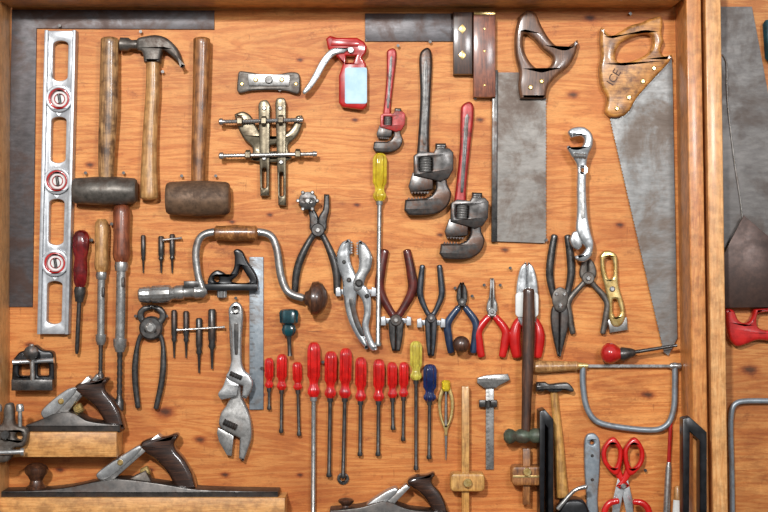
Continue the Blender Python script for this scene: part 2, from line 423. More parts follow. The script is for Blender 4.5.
# ---------------------------------------------------------------- striking tools
def hammer_handle(pts,rs,d,flat=.75): return tube(pts,rs,d=d,flat=flat,seg=16,cap=.35)
t=Thing('club_hammer','club hammer with a grey iron barrel head and grimy handle','hammer',12)
t.add('handle',[hammer_handle([(110,40),(109.5,70),(109,110),(107,150),(106.5,182)],[9,9.3,9.5,8.6,7.5],14)],'wold')
t.add('head',[rod(74,191,137,191,[(0,11),(.03,12.7),(.3,14),(.5,14.5),(.7,14),(.97,12.7),(1,11)],d=15,seg=24)],'iron')
t=Thing('claw_hammer','claw hammer with a dark steel head and long wooden handle','hammer',10)
t.add('handle',[hammer_handle([(153,58),(153,90),(151,120),(149.5,160),(149.5,197)],[6.5,7,7.2,8,9.3],12)],'wlight')
t.add('head',[rod(120,44.5,141,45,[(0,5.6),(.04,6.8),(.4,6.8),(.55,4.6),(1,5)],d=12,seg=24),
  poly(sm([(138,40),(147,37),(158,36),(169,40),(179,51),(184.5,69,'s'),(176,60),(168,53),(163,51.5),(161,63,'s'),(145,63,'s'),(143,53),(138,50)],6),5,19,3)],'iron')
t=Thing('mallet','heavy mallet with a rusty brown head and worn wooden handle','hammer',12)
t.add('handle',[hammer_handle([(202,40),(201.5,70),(200.5,110),(199,150),(198.5,184)],[8.5,8.3,8,7.5,7],14)],'wbrown')
t.add('head',[rod(167,198.5,230,198.5,[(0,14),(.02,15.4),(.06,16.4),(.3,17.4),(.5,17.8),(.7,17.4),(.94,16.4),(.98,15.4),(1,14)],d=16,flat=.86,seg=28)],'rust')
# ---------------------------------------------------------------- long push drivers
t=Thing('screwdriver','old screwdriver with a dark red lacquered handle','screwdriver',8)
t.add('handle',[rod(82,230,80.5,287,[(0,3),(.04,6.5),(.12,8.6),(.3,9),(.5,6.6),(.7,7.6),(.9,7),(1,4.5)],d=9,flute=(8,.08),seg=32)],'dred')
t.add('shank',[rod(80.5,287,79.5,302,[(0,5.5),(.3,6),(1,4)],d=9),rod(79.5,302,77,354,[(0,2.3),(.9,2.3),(1,1.4)],d=9)],'dsteel')
for (x,xb,y0,yh,y1,y2,w,hm,lab) in ((102,101,219,272,345,382,7.2,'wlight','push screwdriver with a plain wooden handle'),(122,120,204,262,352,413,9,'wred','large push screwdriver with a worn reddish handle')):
    t=Thing('push_screwdriver',lab,'screwdriver',10)
    t.add('handle',[rod(x,y0,x-.3,yh,[(0,w*.5),(.05,w*.85),(.15,w),(.6,w*.9),(.85,w),(.95,w*.9),(1,w*.7)],d=11,seg=20)],hm)
    L=[(0,w*.7),(.04,w*.78),(.1,w*.7),(.1,w*.55),(.85,w*.55),(.85,w*.75),(.93,w*.75),(1,w*.5)]
    t.add('barrel',[rod(x-.3,yh,xb,y1,L,d=11,seg=20),tube([(x+2,yh+16,11+w*.5),(x+2,yh+24,11+w*.6)],1.6,n=1,m='dsteel')],'steel')
    t.add('spindle',[rod(xb,y1,xb-.5,y2,[(0,w*.32)]+[(i/20,w*(.34 if i%2 else .26)) for i in range(1,16)]+[(.8,w*.5),(.95,w*.5),(1,w*.2)],d=11)],'dsteel')
# ---------------------------------------------------------------- small bits and punches
def punch(x,y0,y1,r,lab,mat='dsteel',bar=None):
    t=Thing('punch',lab,'punch',5)
    t.add('body',[rod(x,y0,x,y1,[(0,r*.7),(.03,r),(.5,r),(.56,r*.75),(.62,r*.95),(.68,r*.5),(1,r*.25)],d=r+.8,seg=12)],mat)
    if bar: t.add('crossbar',[rod(x-bar[1],bar[0],x+bar[2],bar[0]+bar[3],[(0,1.6),(.1,1.1),(.9,1.1),(1,1.6)],d=r*2+1)],'steel')
punch(143,235,273,2.4,'slim small steel nail punch')
punch(161,236,273,3,'stubby steel centre punch')
punch(172,234,273,2.8,'small tap holder with a short crossbar',bar=(240,9,10,-2))
punch(174,310,358,3,'dark steel nail set')
punch(186,311,358,3,'dark steel nail set with knurled body')
punch(199,318,373,3.4,'steel tap wrench with a sliding crossbar',bar=(330,22,26,-3))
punch(212,309,369,4,'knurled steel scriber with a thick body')

# ---------------------------------------------------------------- brace
t=Thing('hand_brace','hand drill brace with bent steel frame and wooden grip','hand drill',14)
t.add('frame',[tube([(203,291),(198,275),(196,252),(201,237),(215,232),(258,232),(271,236),(277,250),(281,276),(288,292),(303,298)],4,d=14,seg=14)],'steel')
t.add('grip',[rod(214,233,258,233,[(0,4.5),(.05,7.5),(.15,7),(.5,8.2),(.85,7),(.95,7.5),(1,4.5)],d=14,seg=20)],'wbrown')
t.add('knob',[rod(305,298,328,299,[(0,6),(.15,8),(.3,16.5),(.55,17.5),(.75,15),(.92,9),(1,3)],d=17.5,seg=28)],'wdark')
t.add('chuck',[rod(138,295,175,293.5,[(0,5),(.04,7.5),(.3,8.5),(.34,7.4),(.4,9),(.85,9),(.9,7),(1,6)],d=12,flute=(14,.08),seg=42),
  rod(173,293,207,291,[(0,6),(.1,7.5),(.3,7.5),(.33,6),(.6,6.2),(.65,7.6),(.9,7),(1,4)],d=12,m='steel'),box(184,281,199,288,6,18,1,m='dsteel')],'steel')

# ---------------------------------------------------------------- spokeshave
t=Thing('spokeshave','small grey metal spokeshave with two screws','spokeshave',8)
t.add('body',[poly(sm([(238,74),(240,71),(250,72),(262,74),(278,74),(290,72),(298,73),(300,78),(300,90),(297,94),(286,91),(268,90),(250,91),(240,93),(237,90)],4),.5,8,1.5)],'iron')
t.add('blade',[poly([(248,74),(290,75),(289,86),(249,86)],8,10.5,.5),disc(269,80,4,10,13,'dsteel')],'steel')
t.screws([(256,80,2.4,11),(282,80,2.4,11),(242,84,2,8.5),(296,84,2,8.5)],'brass')
# ---------------------------------------------------------------- combination plane
t=Thing('combination_plane','aged metal combination plane with upright plates on two threaded rods','combination plane',14)
t.add('upright_plate',[poly(sm([(258,106,'s'),(260,101),(267,100),(270,106,'s'),(269,196,'s'),(260,196,'s')],4),.5,12,1.4,[rrect(262,168,266,188,1.5)])],'bronze')
t.add('upright_plate',[poly(sm([(275,103,'s'),(277,98),(284,98),(286,104,'s'),(286,206,'s'),(278,205,'s')],4),.5,12,1.4,[rrect(279.5,172,283,196,1.5)])],'bronze')
t.add('curved_body',[poly(sm([(234,114,'s'),(242,111),(250,115),(256,126),(262,134),(272,137),(284,134),(292,126),(296,116),(302,115,'s'),(302,124),(297,136),(288,146),(292,158,'s'),(284,162),(262,162),(250,160,'s'),(252,148),(243,138),(237,126)],6),2,11,2,[sm([(262,143),(270,145),(280,143),(280,150),(262,150)],3)])],'bronze')
def thread(x0,y0,x1,y1,r,d,n): return rod(x0,y0,x1,y1,[(0,r*1.1),(.012,r*1.7),(.045,r*1.7),(.05,r)]+[(.05+.9*i/n,r*(1.12 if i%2 else .86)) for i in range(1,n)]+[(.955,r),(.96,r*1.5),(1,r*1.2)],d=d)
for y,x1 in ((121,303),(155,317)):
    t.add('threaded_rod',[thread(219,y+1,x1,y-1,2.1,15.5,56)],'steel')
for x,y in ((240,121),(264,121),(281,120),(248,155),(298,154)):
    t.add('nut',[rod(x-3,y,x+3,y,[(0,3),(.15,5),(.85,5),(1,3)],d=15.5,seg=6)],'bronze')
t.screws([(264,108,2.4,12.5),(280,108,2.4,12.5),(264,158,2.6,12.5),(281,162,2.6,12.5)])

# ---------------------------------------------------------------- red stapler
t=Thing('staple_gun','red stapling tool with a steel squeeze lever and pale blue sticker','staple gun',10)
t.add('body',[poly([(326,39),(330,36),(337,38),(357,38),(364,42),(367,47),(366,53),(362,58),(366,64),(367,106),(363,110),(342,107),(339,103),(339,76),(343,64),(336,56),(328,49)],.5,14,1.8,[[(346,56),(356,56),(353,63),(346,63)]])],'redp')
t.add('sticker',[poly(rrect(345,68,367,104,2),14,14.6,.1)],'pblue')
t.add('lever',[poly(sm([(350,49,'s'),(344,54,'s'),(335,56),(327,65),(319,79),(311,90),(305,95),(303,92),(309,83),(316,70),(323,58),(333,49)],6),12,17,1.2)],'bright')
t.add('cover',[poly([(332,40),(359,42),(358,47),(331,46)],14,16,.5,m='redp')]+[disc(351,51,3,14,18.5,'bright')],'redp')

# ---------------------------------------------------------------- pipe wrenches
def wrench(nx,ny,s,ang,hm,jm,lab,hw=1.0,hous=None):
    t=Thing('pipe_wrench',lab,'pipe wrench',8)
    X=lambda gs: xf(gs,425,48,s,ang,nx,ny)
    h=poly(sm([(423.5-2.5*hw,52),(426,47.5),(427+2*hw,51),(428+2*hw,64),(428+hw,95),(428,140),(430,172,'s'),(414,172,'s'),(417,140),(421-hw,95),(420-hw,62)],6),.5,9,2.5)
    t.add('handle',X([h]),hm)
    t.add('handle_web',X([poly(sm([(423.5,62),(425.5,60),(426.5,66),(425,140),(422,140),(422.5,66)],3),9,9.6,.2)]),'dsteel')
    t.add('heel_jaw',X([poly([(412,168),(431,168),(431.5,184),(410,187),(408,181)],2,15,1)]+[poly([(410+i*3,186.6),(413+i*3,186.2),(411.5+i*3,188.6)],3,14,0) for i in range(6)]),jm)
    t.add('housing',X([poly([(413,152),(419,148),(432,149),(434,145),(447,145),(451,149),(451,165),(446,174),(438,177),(431,175),(413,171)],3,18,1.4,[rrect(418,154,431,167,1.5)])]),hous or jm)
    t.add('adjusting_nut',X([rod(424.5,153,424.5,168,[(i/12,6.2 if i%2 else 5.3) for i in range(13)],d=12,seg=18)]),'steel')
    t.add('hook_jaw',X([poly(sm([(434,140,'s'),(444,140,'s'),(445,178),(449,188),(446,199),(438,206),(426,209),(408,209,'s'),(404,204,'s'),(405,194,'s'),(424,192.5,'s'),(430,190),(434,184),(434.5,176)],6),1,15,1.8)]+[box(435.4,142+i*2.4,443,143.2+i*2.4,15,15.5,.1) for i in range(14)]+[poly([(407+i*3,194.2),(410+i*3,194),(408.5+i*3,191.4)],2,14,0) for i in range(5)]),jm)
wrench(426,48,1.04,0,'wrenchs','wrenchs','large dark steel pipe wrench with an adjustable jaw',hw=1.5)
wrench(392,48,.65,3,'wrred','wrenchs','small pipe wrench with a red handle and red housing',hw=2.2,hous='wrred')
wrench(468,102,.98,3,'wrred','wrenchs','pipe wrench with a red handle and grey jaws',hw=1.8)

# ---------------------------------------------------------------- saws
t=Thing('back_saw','back saw with a wide tarnished blade and brown handle','saw',8)
teeth=[(547+(0 if i%2 else -1.3),75+i*1.6) for i in range(104)]
t.add('blade',[poly([(494,72),(520,72)]+teeth+[(545,243),(493,241)],3,4.5,0)],'dblade')
t.add('spine',[poly([(492.5,70),(498,70),(497,242),(491.5,242)],.5,8,.8)],'dsteel')
t.add('handle',[poly(sm([(527,11),(519,18),(515,34),(515,54),(519,72),(518,86),(520,99,'s'),(546,99,'s'),(548,87),(557,76),(568,67),(575,55),(577.5,41),(572,44),(565,48),(556,46),(548,38),(541,26),(535,14)],7),.5,14,3.2,[sm([(524,34),(532,38),(543,50),(552,58),(550,66),(540,70),(530,63),(523,48)],6)])],'wsaw')
t.screws([(530,88,2.6,14.3),(541,82,2.6,14.3)],'brass')
t=Thing('hand_saw','large handsaw with a varnished yellow-brown wooden handle','saw',8)
tt=[]
for i in range(150):
    u=i/149;tt.append((611+54*u-(1.1 if i%2 else 0),118+234*u))
t.add('blade',[poly([(672,54),(673,70),(678,338),(669,356)]+tt[::-1]+[(640,72)],3,4.6,0)],'blade')
t.add('handle',[poly(sm([(601,28),(606,33),(612,36),(620,32),(630,26),(641,23),(650,19),(660,17),(662,24),(661,34),(663,42),(660,50),(664,57),(671,55),(668,63),(656,76),(645,88),(635,100),(629,111),(621,117),(611,117),(605,112),(606,104),(606,96),(601,86),(599,70),(601,56),(600,42)],7),.5,14,3,[sm([(615,54),(620,44),(630,38),(643,34),(651,36),(652,46),(648,53),(638,59),(626,63),(617,62)],6)])],'worange')
t.screws([(628,98,2.8,14.3),(642,82,2.8,14.3),(653,69,2.4,14.3),(616,109,2.4,14.3)],'brass')
saw_thing=t

# ---------------------------------------------------------------- pliers family
def pl(x,y,dirn,J,jw,kind,H,sp,bow,hr,hm,jm,lab,name='pliers',cat='pliers',tilt=0,hstart=.25,flat=.8,dz=0):
    t=Thing(name,lab,cat,8)
    for s in (-1,1):
        if kind=='long': o=[(.3,0,'s'),(jw,0),(jw*1.05,J*.22),(jw*.6,J*.45),(jw*.3,J,'s'),(.25,J,'s')]
        elif kind=='flat': o=[(.3,0,'s'),(jw,0),(jw*1.05,J*.3),(jw*.85,J*.7),(jw*.55,J,'s'),(.25,J,'s')]
        elif kind=='cut': o=[(.3,0,'s'),(jw*.9,0),(jw*1.1,J*.3),(jw*.8,J*.75),(jw*.15,J,'s'),(.2,J*.9,'s')]
        elif kind=='snip': o=[(.2,0,'s'),(jw*.8,0),(jw,J*.25),(jw*.95,J*.6),(jw*.6,J*.9),(jw*.1,J,'s'),(.2,J*.9,'s')]
        elif kind=='blades': o=[(.2,0,'s'),(jw*.9,0),(jw*1.2,J*.2),(jw*1.0,J*.5),(jw*.45,J*.85),(jw*.15,J,'s'),(.1,J,'s')]
        elif kind=='pincer': o=[(0.2,0,'s'),(jw*.45,0),(jw*.95,J*.32),(jw*1.02,J*.66),(jw*.65,J*.93),(.3,J,'s'),(.3,J*.82,'s'),(jw*.5,J*.68),(jw*.52,J*.42),(jw*.1,J*.2)]
        elif kind=='punch': o=[(.3,0,'s'),(jw,0),(jw*1.1,J*.3),(jw*1.35,J*.6),(jw*1.25,J,'s'),(jw*.6,J,'s'),(jw*.55,J*.6),(.3,J*.35)]
        zz=dz+(0 if s<0 else 1.5)
        ga=[poly([(x+s*p[0],y+dirn*p[1]) for p in sm(o,4)],2+zz,9+zz,1.6)]
        hp=[(x-s*jw*.2,y),(x+s*jw*.75,y-dirn*H*.12),(x+s*(sp*.5+bow)*(.72 if kind=='punch' else 1),y-dirn*H*.42),(x+s*(sp*.5+bow*.8)*(.95 if kind=='punch' else 1),y-dirn*H*.7),(x+s*sp*.5,y-dirn*H)]
        rs=[jw*.6,hr*.8,hr,hr,hr*.85]
        gh=[tube(hp,[r*.75 if hm!=jm else r for r in rs],d=6.5+dz,flat=flat,seg=12)]
        if tilt: ga=xf(ga,x,y,1,tilt,x,y); gh=xf(gh,x,y,1,tilt,x,y)
        if hm==jm: t.add('half',ga+gh,jm)
        else:
            j=t.add('half',ga+gh,jm)
            Q=hermite([(a[0],a[1],b) for a,b in zip(hp,rs)],5,False)
            Q=Q[int(len(Q)*hstart):]
            g=[tube([(q[0],q[1]) for q in Q],[q[2] for q in Q],d=6.5+dz,flat=flat,seg=12,n=1)]
            if tilt: g=xf(g,x,y,1,tilt,x,y)
            t.add('grip',g,hm,parent=j)
    t.add('pivot',[disc(x,y,jw*.85,1+dz,11.5+dz,jm,20),screw(x,y,jw*.4,12+dz,'steel')],jm)
    return t
t=pl(318,230,-1,36,8,'punch',62,42,0,4,'dsteel','dsteel','dark steel leather hole punch with spread handles','hole_punch_pliers','pliers',tilt=2)
t.add('punch_wheel',[ring(308,201,9,2.2,11,16,'dsteel')]+[rev(308+9.5*math.cos(a),201+9.5*math.sin(a),[(2,11),(2,17),(1.2,18)],10,'steel') for a in [k*math.pi/3 for k in range(6)]]+[screw(308,201,3.2,17,'steel')],'dsteel')
pl(396,320,1,31,7,'flat',69,22,5,4.8,'maroon','dsteel','combination pliers with long maroon grips',hstart=.15)
pl(431,318,1,38,5.5,'flat',52,17,2,3.2,'bsteel','bsteel','blued steel pliers with slim handles')
pl(462,302,-1,20,5,'cut',50,22,3,4,'bluegrip','dsteel','side cutters with dark blue grips')
pl(492,312,-1,34,5,'long',44,21,3,4.4,'redo','steel','long-nose pliers with bright red grips')
pl(151,328,-1,23,14,'pincer',80,18,5,3.2,'dsteel','dsteel','old dark steel carpenter pincers','pincers','pincers',tilt=3)
t=pl(560,306,1,51,7.5,'blades',70,13,4,4,'dsteel','dsteel','worn dark steel tin snips with curved handles','tin_snips','snips',tilt=1)
t.add('linkage',[poly(sm([(553,292),(560,287),(567,292),(567,302),(563,310),(556,310),(552,302)],4),9,12.5,1.2)],'iron')
t.screws([(556,294,2,13),(564,294,2,13),(560,305,2.6,13)])
pl(588,278,-1,20,7.5,'cut',55,30,4,3.4,'iron','iron','steel cutting pliers with bowed open handles','cutting_pliers','pliers')
t=pl(527,318,-1,56,11,'snip',38,20,2,6,'redo','chrome','metal shears with silver blades and red handles','metal_shears','shears',hstart=.1)
t.add('lever_cover',[poly(rrect(515,292,538,317,4),11,14,1),screw(526,304,3,14.4,'dsteel')],'white')
# locking pliers
t=Thing('locking_pliers','bright chrome locking pliers with curved jaws and long handles','locking pliers',10)
t.add('fixed_jaw',[poly(sm([(350,239,'s'),(342,242),(337,253),(338,268),(342,280),(343,294),(345,310),(350,326),(359,342),(367,350,'s'),(368,343),(361,330),(356,314),(357,296),(359,284),(355,272),(351,262),(350,250)],7),1,10,3)]+[poly([(350.6,241+i*2.6),(350.6,243.6+i*2.6),(353,242.3+i*2.6)],2,9,0) for i in range(5)],'chrome')
t.add('moving_jaw',[poly(sm([(359,240,'s'),(366,244),(372,256),(371,268),(366,278),(362,290),(354,290),(354,278),(358,270),(359,262),(358,250)],7),6,14,3)]+[poly([(358,242+i*2.6),(358,244.6+i*2.6),(355.8,243.3+i*2.6)],7,13,0) for i in range(5)],'bright')
t.add('lever',[poly(sm([(358,284),(366,286),(371,298),(371,314),(369,326),(372,338),(378,349,'s'),(372,351),(366,342),(362,326),(364,312),(362,300),(357,292)],7),5,13,2.5),poly(sm([(349,300),(353,298),(358,318),(364,334),(361,336),(354,322)],4),10,11,.3,m='dsteel')],'chrome')
t.screws([(359,283,4,15),(367,296,2.4,14),(349,280,2.4,11),(344,262,2,11)],'dsteel')
for x,y,w in ((356,292,20),(396,321,15),(431,323,14)):
    t=Thing('spring_clip','bent white metal spring clip screwed to the wall','clip',5,group='tool clips on the plywood')
    t.add('spring_clip',[poly([(x-w,y-4),(x-w+4,y-5),(x-w+5,y+4),(x-w,y+4)],.2,14,.5),poly([(x+w-4,y-5),(x+w,y-4),(x+w,y+4),(x+w-5,y+4)],.2,14,.5),box(x-w,y-2.5,x+w,y+2.5,.1,.9,.2)],'alu')

# ---------------------------------------------------------------- adjustable wrenches
t=Thing('adjustable_wrench','long polished adjustable wrench hanging upright above the pliers','wrench',20)
t.add('body',[poly(sm([(571,138,'s'),(568,132),(573,127.5),(584,127),(592,134),(593,145),(589,154),(587,164),(586.5,190),(588,215),(591,232),(594,244),(591,257),(584,262),(577,260),(575,256,'s'),(582,254),(586,248,'s'),(580,240),(576,230),(577,212),(577,188),(577,166),(572,157),(568,150),(567,146,'s'),(577,147.5),(583,145),(584,139),(580,136)],7),13,22,2.6,[circ(583,170,2,12)]),
   poly(sm([(580,180),(583.5,180),(584.5,218),(581,218)],3),22,22.4,.1,m='steel')],'chrome')
t.add('moving_jaw',[poly(sm([(573,232,'s'),(578,231),(581,238),(582,246),(578,250,'s'),(573,247),(570,240)],6),14,21,1.5)],'bright')
t.add('adjusting_screw',[rod(573,155.5,586,156.5,[(i/10,3.2 if i%2 else 2.6) for i in range(11)],d=21.5)],'steel')
t=Thing('adjustable_wrench','heavy steel adjustable wrench hanging with its open jaws down','wrench',8)
t.add('body',[poly(sm([(230,312),(235,306),(241,309),(242.5,318),(241.5,345),(241,375),(242,396),(247,408),(251,420),(252,436),(248,450),(244,461,'s'),(239,458,'s'),(240,438,'s'),(223,429,'s'),(219,424),(221,413),(227,404),(231,392),(231.5,372),(230,345),(229,320)],7),.8,12,2)],'steel')
t.add('movable_jaw',[poly([(218,427),(234,435.5),(232,456),(227,455),(219,441),(217,433)],2,11,1.2)],'steel')
t.add('adjusting_screw',[rod(224,421,237,427,[(i/12,3.6 if i%2 else 2.9) for i in range(13)],d=12.5)],'dsteel')
t=Thing('adjustable_wrench','smaller adjustable wrench hung over the heavier one','wrench',18)
t.add('body',[poly(sm([(229,308),(235,302),(241,305),(243,316),(241.5,335),(241.5,360),(244,370),(250,376),(253,384),(250,393),(246,399,'s'),(242,397,'s'),(243,386,'s'),(229,380,'s'),(226,376),(229,370),(231.5,358),(231.5,335),(229,318)],7),13,20,1.8,[circ(235.7,310,2.8,14)]),
  poly(sm([(234.5,324),(238.5,324),(238,354),(235,354)],3),20,20.4,.1,m='dsteel')],'bright')
t.add('movable_jaw',[poly(sm([(226,377,'s'),(239,384.5,'s'),(237,396,'s'),(230,398),(221,400,'s'),(218,394),(223,386)],4),13.5,19,1.2)],'bright')
t.add('adjusting_screw',[rod(230,373,242,378,[(i/10,2.8 if i%2 else 2.2) for i in range(11)],d=20)],'dsteel')

# ---------------------------------------------------------------- screwdrivers
def driver(x,y0,yh,y2,w,hm,lab,sr=1.7,x2=None,group=None):
    x2=x if x2 is None else x2
    xm=x+(x2-x)*(yh-y0)/(y2-y0)
    t=Thing('screwdriver',lab,'screwdriver',8,group=group)
    d=w+1
    t.add('handle',[rod(x,y0,xm,yh,[(0,w*.3),(.02,w*.6),(.05,w*.82),(.1,w*.97),(.16,w*1.03),(.62,w*1.02),(.68,w*.76),(.74,w*.64),(.8,w*.7),(.86,w*.95),(.93,w*.95),(1,w*.55)],d=d,flute=(8,.22),seg=64)],hm)
    L=y2-yh
    pr=[(0,sr*1.6),(min(.3,4/L),sr*1.5),(min(.31,4.2/L),sr),(1-5/L,sr),(1-2/L,sr*1.5),(1,sr*1.3)]
    t.add('shank',[rod(xm,yh,x2,y2,pr,d=d,seg=10)],'dsteel' if sr<2.2 else 'steel')
    return t
rg='red screwdrivers in a row'
R=[(269,358,388,410,4.6,1.5,269),(282,354,390,433,5.4,1.6,281),(297,362,390,436,5,1.6,299),(314,342,397,520,6.8,2.4,313),(331,351,398,477,6.4,2,329),
   (346,348,398,478,6.4,2,343),(361,357,401,456,6,1.9,360),(379,359,401,456,6,1.9,378),(392,362,398,430,5.2,1.7,393),(404,362,397,441,5,1.6,403)]
labs=['short stubby screwdriver with a red plastic handle','small screwdriver with a red plastic handle','small red-handled screwdriver with a thin shank','longest red-handled screwdriver reaching past the others','large screwdriver with a fluted red handle','large red-handled screwdriver with a round washer at its tip','medium screwdriver with a fluted red handle','medium screwdriver with a fluted red handle','small red-handled screwdriver beside a similar slim one','small red-handled screwdriver beside the yellow one']
for r,l in zip(R,labs): driver(r[0],r[1],r[2],r[3],r[4],'red',l,r[5],r[6],rg)
t=Thing('washer','round steel washer hanging at a screwdriver tip','washer',5); t.add('washer',[ring(343,479,6,2.6,.4,3)],'dsteel')
driver(380,153,201,346,7.4,'yellow','long screwdriver with a clear yellow handle',2.4,378)
driver(416,341,380,470,6.4,'pyellow','screwdriver with a short pale yellow handle',1.8,416)
driver(430,364,401,459,7,'navy','screwdriver with a navy blue handle',1.8,429)
t=Thing('marking_knife','narrow yellow-topped loop tool with a steel needle','marking tool',6)
t.add('frame',[poly(sm([(441,388),(443,382),(449,382),(451,388),(454,400),(453,416),(448,430),(447,436),(445,436),(444,430),(439,416),(438,400)],6),.8,6,1.2,[sm([(444,392),(446,390),(448,392),(450.5,402),(450,415),(446,426),(442,415),(441.5,402)],6)])],'brass')
t.add('cap',[rod(446,380,446,391,[(0,3),(.15,4.6),(.8,4.6),(1,3.4)],d=5.4)],'yellow')
t.add('needle',[rod(446,390,446,460,[(0,1.2),(.6,1.8),(1,.5)],d=4)],'steel')
t=Thing('bradawl','stubby bradawl with a teal handle','bradawl',10)
t.add('handle',[rod(289,309,289,336,[(0,6),(.05,9),(.15,10),(.5,9.4),(.6,6),(.75,7.4),(.9,6.6),(1,4)],d=10.5,flute=(10,.1),seg=40)],'teal')
t.add('shank',[rod(289,336,290,356,[(0,3),(.2,2.2),(.8,2),(1,2.6)],d=10.5)],'dsteel')

# ---------------------------------------------------------------- vernier, gauges
t=Thing('sliding_gauge','small steel sliding depth gauge with thumbscrew','depth gauge',6)
t.add('rule',[box(486,378,494,470,.5,3,.4)]+[box(486.5,392+i*4,489.5,392.6+i*4,3,3.2,0,m='dsteel') for i in range(18)],'steel')
t.add('jaw',[poly(sm([(477,378,'s'),(488,375),(508,374,'s'),(510,380,'s'),(500,385),(496,388,'s'),(484,388,'s'),(477,383,'s')],3),1,8,1)],'steel')
t.add('slider',[box(479,400,497,407,2,9,1),rod(488,400,488,407,3,d=9,m='dsteel')],'dsteel')
t=Thing('marking_gauge','pale wooden marking gauge with a thumbscrew','marking gauge',10)
t.add('stem',[box(461.5,386,469,520,8,15,1)],'wyel')
t.add('stock',[poly(rrect(450,472,484,490,4),.5,21,1.5)],'wyel')
t.add('thumbscrew',[disc(467,481,4.4,21,26)],'brass')
t=Thing('marking_gauge','dark wooden marking gauge with brass-faced stock','marking gauge',10)
t.add('stem',[box(522.5,448,530,504,8,15,1)],'wbrown')
t.add('stock',[poly(rrect(511,465,541,484,4),.5,21,1.5),box(512,474,540,476,21,21.4,.1,m='brass')],'wbrown')
t.add('thumbscrew',[disc(526,470,4,21,26)],'brass')
t=Thing('ball_peen_hammer','ball-peen hammer hung head down with a long dark handle','hammer',24)
t.add('handle',[hammer_handle([(529,290),(529,320),(528,370),(527,400),(526,434)],[5.5,6.4,6,5,4.6],21)],'wdark')
t.add('head',[rod(504,437,540,436,[(0,3),(.05,6),(.14,8),(.25,7),(.33,5),(.42,7),(.6,7.5),(.72,5.5),(.82,7.5),(.97,7.5),(1,6.5)],d=20,seg=24)],'tape')
t=Thing('tack_hammer','small cross-peen tack hammer with a pale wooden handle','hammer',10)
t.add('handle',[hammer_handle([(554,389),(556,410),(559,440),(561,470),(563,497)],[3.8,4,4.6,5.4,6],6)],'wyel')
t.add('head',[poly(sm([(537,383,'s'),(545,382),(549,384),(560,383),(568,383),(573.5,389),(572,392),(564,390),(559,392,'s'),(549,392,'s'),(546,390),(537,391,'s')],3),3,13,1.5),rod(536,387,545,387,[(0,4.4),(.1,5.2),(.8,5.2),(1,4)],d=8)],'dsteel')

# ---------------------------------------------------------------- coping saw
t=Thing('coping_saw','fret saw with a deep steel bow frame and wooden handle','saw',8)
t.add('frame',[tube([(583,366),(583,385),(587,408),(598,422),(625,428),(655,430),(668,424),(674,408),(675,385),(675,364)],[3]*10,d=7,seg=12)],'greyp')
t.add('handle',[rod(533,367,579,366,[(0,3),(.03,5.4),(.12,6.4),(.5,5.6),(.85,4.6),(.95,5.2),(1,3.4)],d=7,seg=20)],'wlight')
t.add('saw_blade',[box(579,364.6,678,367.4,6,7.4,0),rod(576,366,588,366,[(0,3),(.2,4),(1,2.6)],d=7,m='brass'),rod(670,366,681,366,[(0,2.6),(.3,3.6),(1,3)],d=7)],'steel')
t=Thing('awl','long thin awl with a red ball-shaped handle','awl',12)
t.add('handle',[rod(600,352,622,354,[(0,3),(.08,7),(.25,10),(.45,10.6),(.65,9),(.9,5),(1,4.5)],d=18,seg=24)],'redp')
t.add('ferrule',[rod(619,354,634,352,[(0,6),(.2,7),(.8,4.6),(1,3)],d=18)],'dsteel')
t.add('shank',[rod(632,352,676,345,[(0,2),(1,1.6)],d=18,seg=10)],'dsteel')
t=Thing('wooden_knob','small round brown wooden knob','knob',12); t.add('wooden_knob',[rev(461,344,[(3,.5),(3,8),(6,11),(8.4,16),(8.5,21),(6,24.5),(2,26)],24)],'wdark')
t=Thing('brass_clamp','narrow shiny brass clamp with a steel end','clamp',8)
t.add('body',[poly(sm([(600,256,'s'),(604,251),(611,251),(617,256),(618,270),(619,286),(624,304),(625,318),(620,326),(613,326),(609,318),(609,304),(605,288),(601,272)],7),.6,10,2,[sm([(605,260),(610,257),(613,263),(613,276),(609,279),(606,272)],3),sm([(613,300),(617,300),(620,312),(616,317),(613,312)],3)])],'brass')
t.add('jaw_plate',[poly([(608,320),(627,317),(628,330),(610,333)],1,8,1)],'steel')
t.screws([(612,289,3,10.5)])
# ---------------------------------------------------------------- lower right
t=Thing('putty_knife','narrow grey-blue painted scraper with rounded end','scraper',8)
t.add('blade',[poly(sm([(585,442),(588,435),(595,434),(600,441),(600,470),(598,500),(600,525,'s'),(587,525,'s'),(587,500),(585,470)],4),.6,6,1.5,[circ(592.5,443,2.2,12)])],'greyp')
t.screws([(592.5,456,1.6,6.3),(592.5,480,1.6,6.3)],'dsteel')
t=Thing('scissors','scissors with wide rounded red finger loops and steel blades','scissors',10)
for s,z in ((-1,0),(1,3)):
    cx=623+s*10.5
    t.add('finger_loop',[poly(sm([(cx-10,449),(cx-3,439),(cx+3,438),(cx+10,449),(cx+9.5,462),(cx+3-s*3,474),(cx-3-s*3,474),(cx-9.5,462)],6),4+z,12+z,2.2,[sm([(cx-5.6,450),(cx,444),(cx+5.6,450),(cx+5,461),(cx-s*1.5,468),(cx-5,461)],5)]),
      poly(sm([(cx-s*7,464,'s'),(cx+s*1,470,'s'),(623+s*3,482),(623-s*3,489,'s'),(623-s*7,486,'s'),(623-s*1,478)],5),5+z,10+z,1.6)],'redo')
    t.add('blade',[poly([(623+s*3,480),(623-s*5,478),(623-s*10,500),(623-s*13,540),(623-s*9,540)],4+z,6.5+z,.3)],'chrome')
t.add('pivot',[screw(623,486,3,14)],'steel')
t=Thing('pliers','red-handled pliers hung near the scissors','pliers',22)
t.add('grip',[tube([(604,522),(605,510),(610,503),(618,501)],[3,3.4,3.4,3],d=22,flat=.8)],'redo')
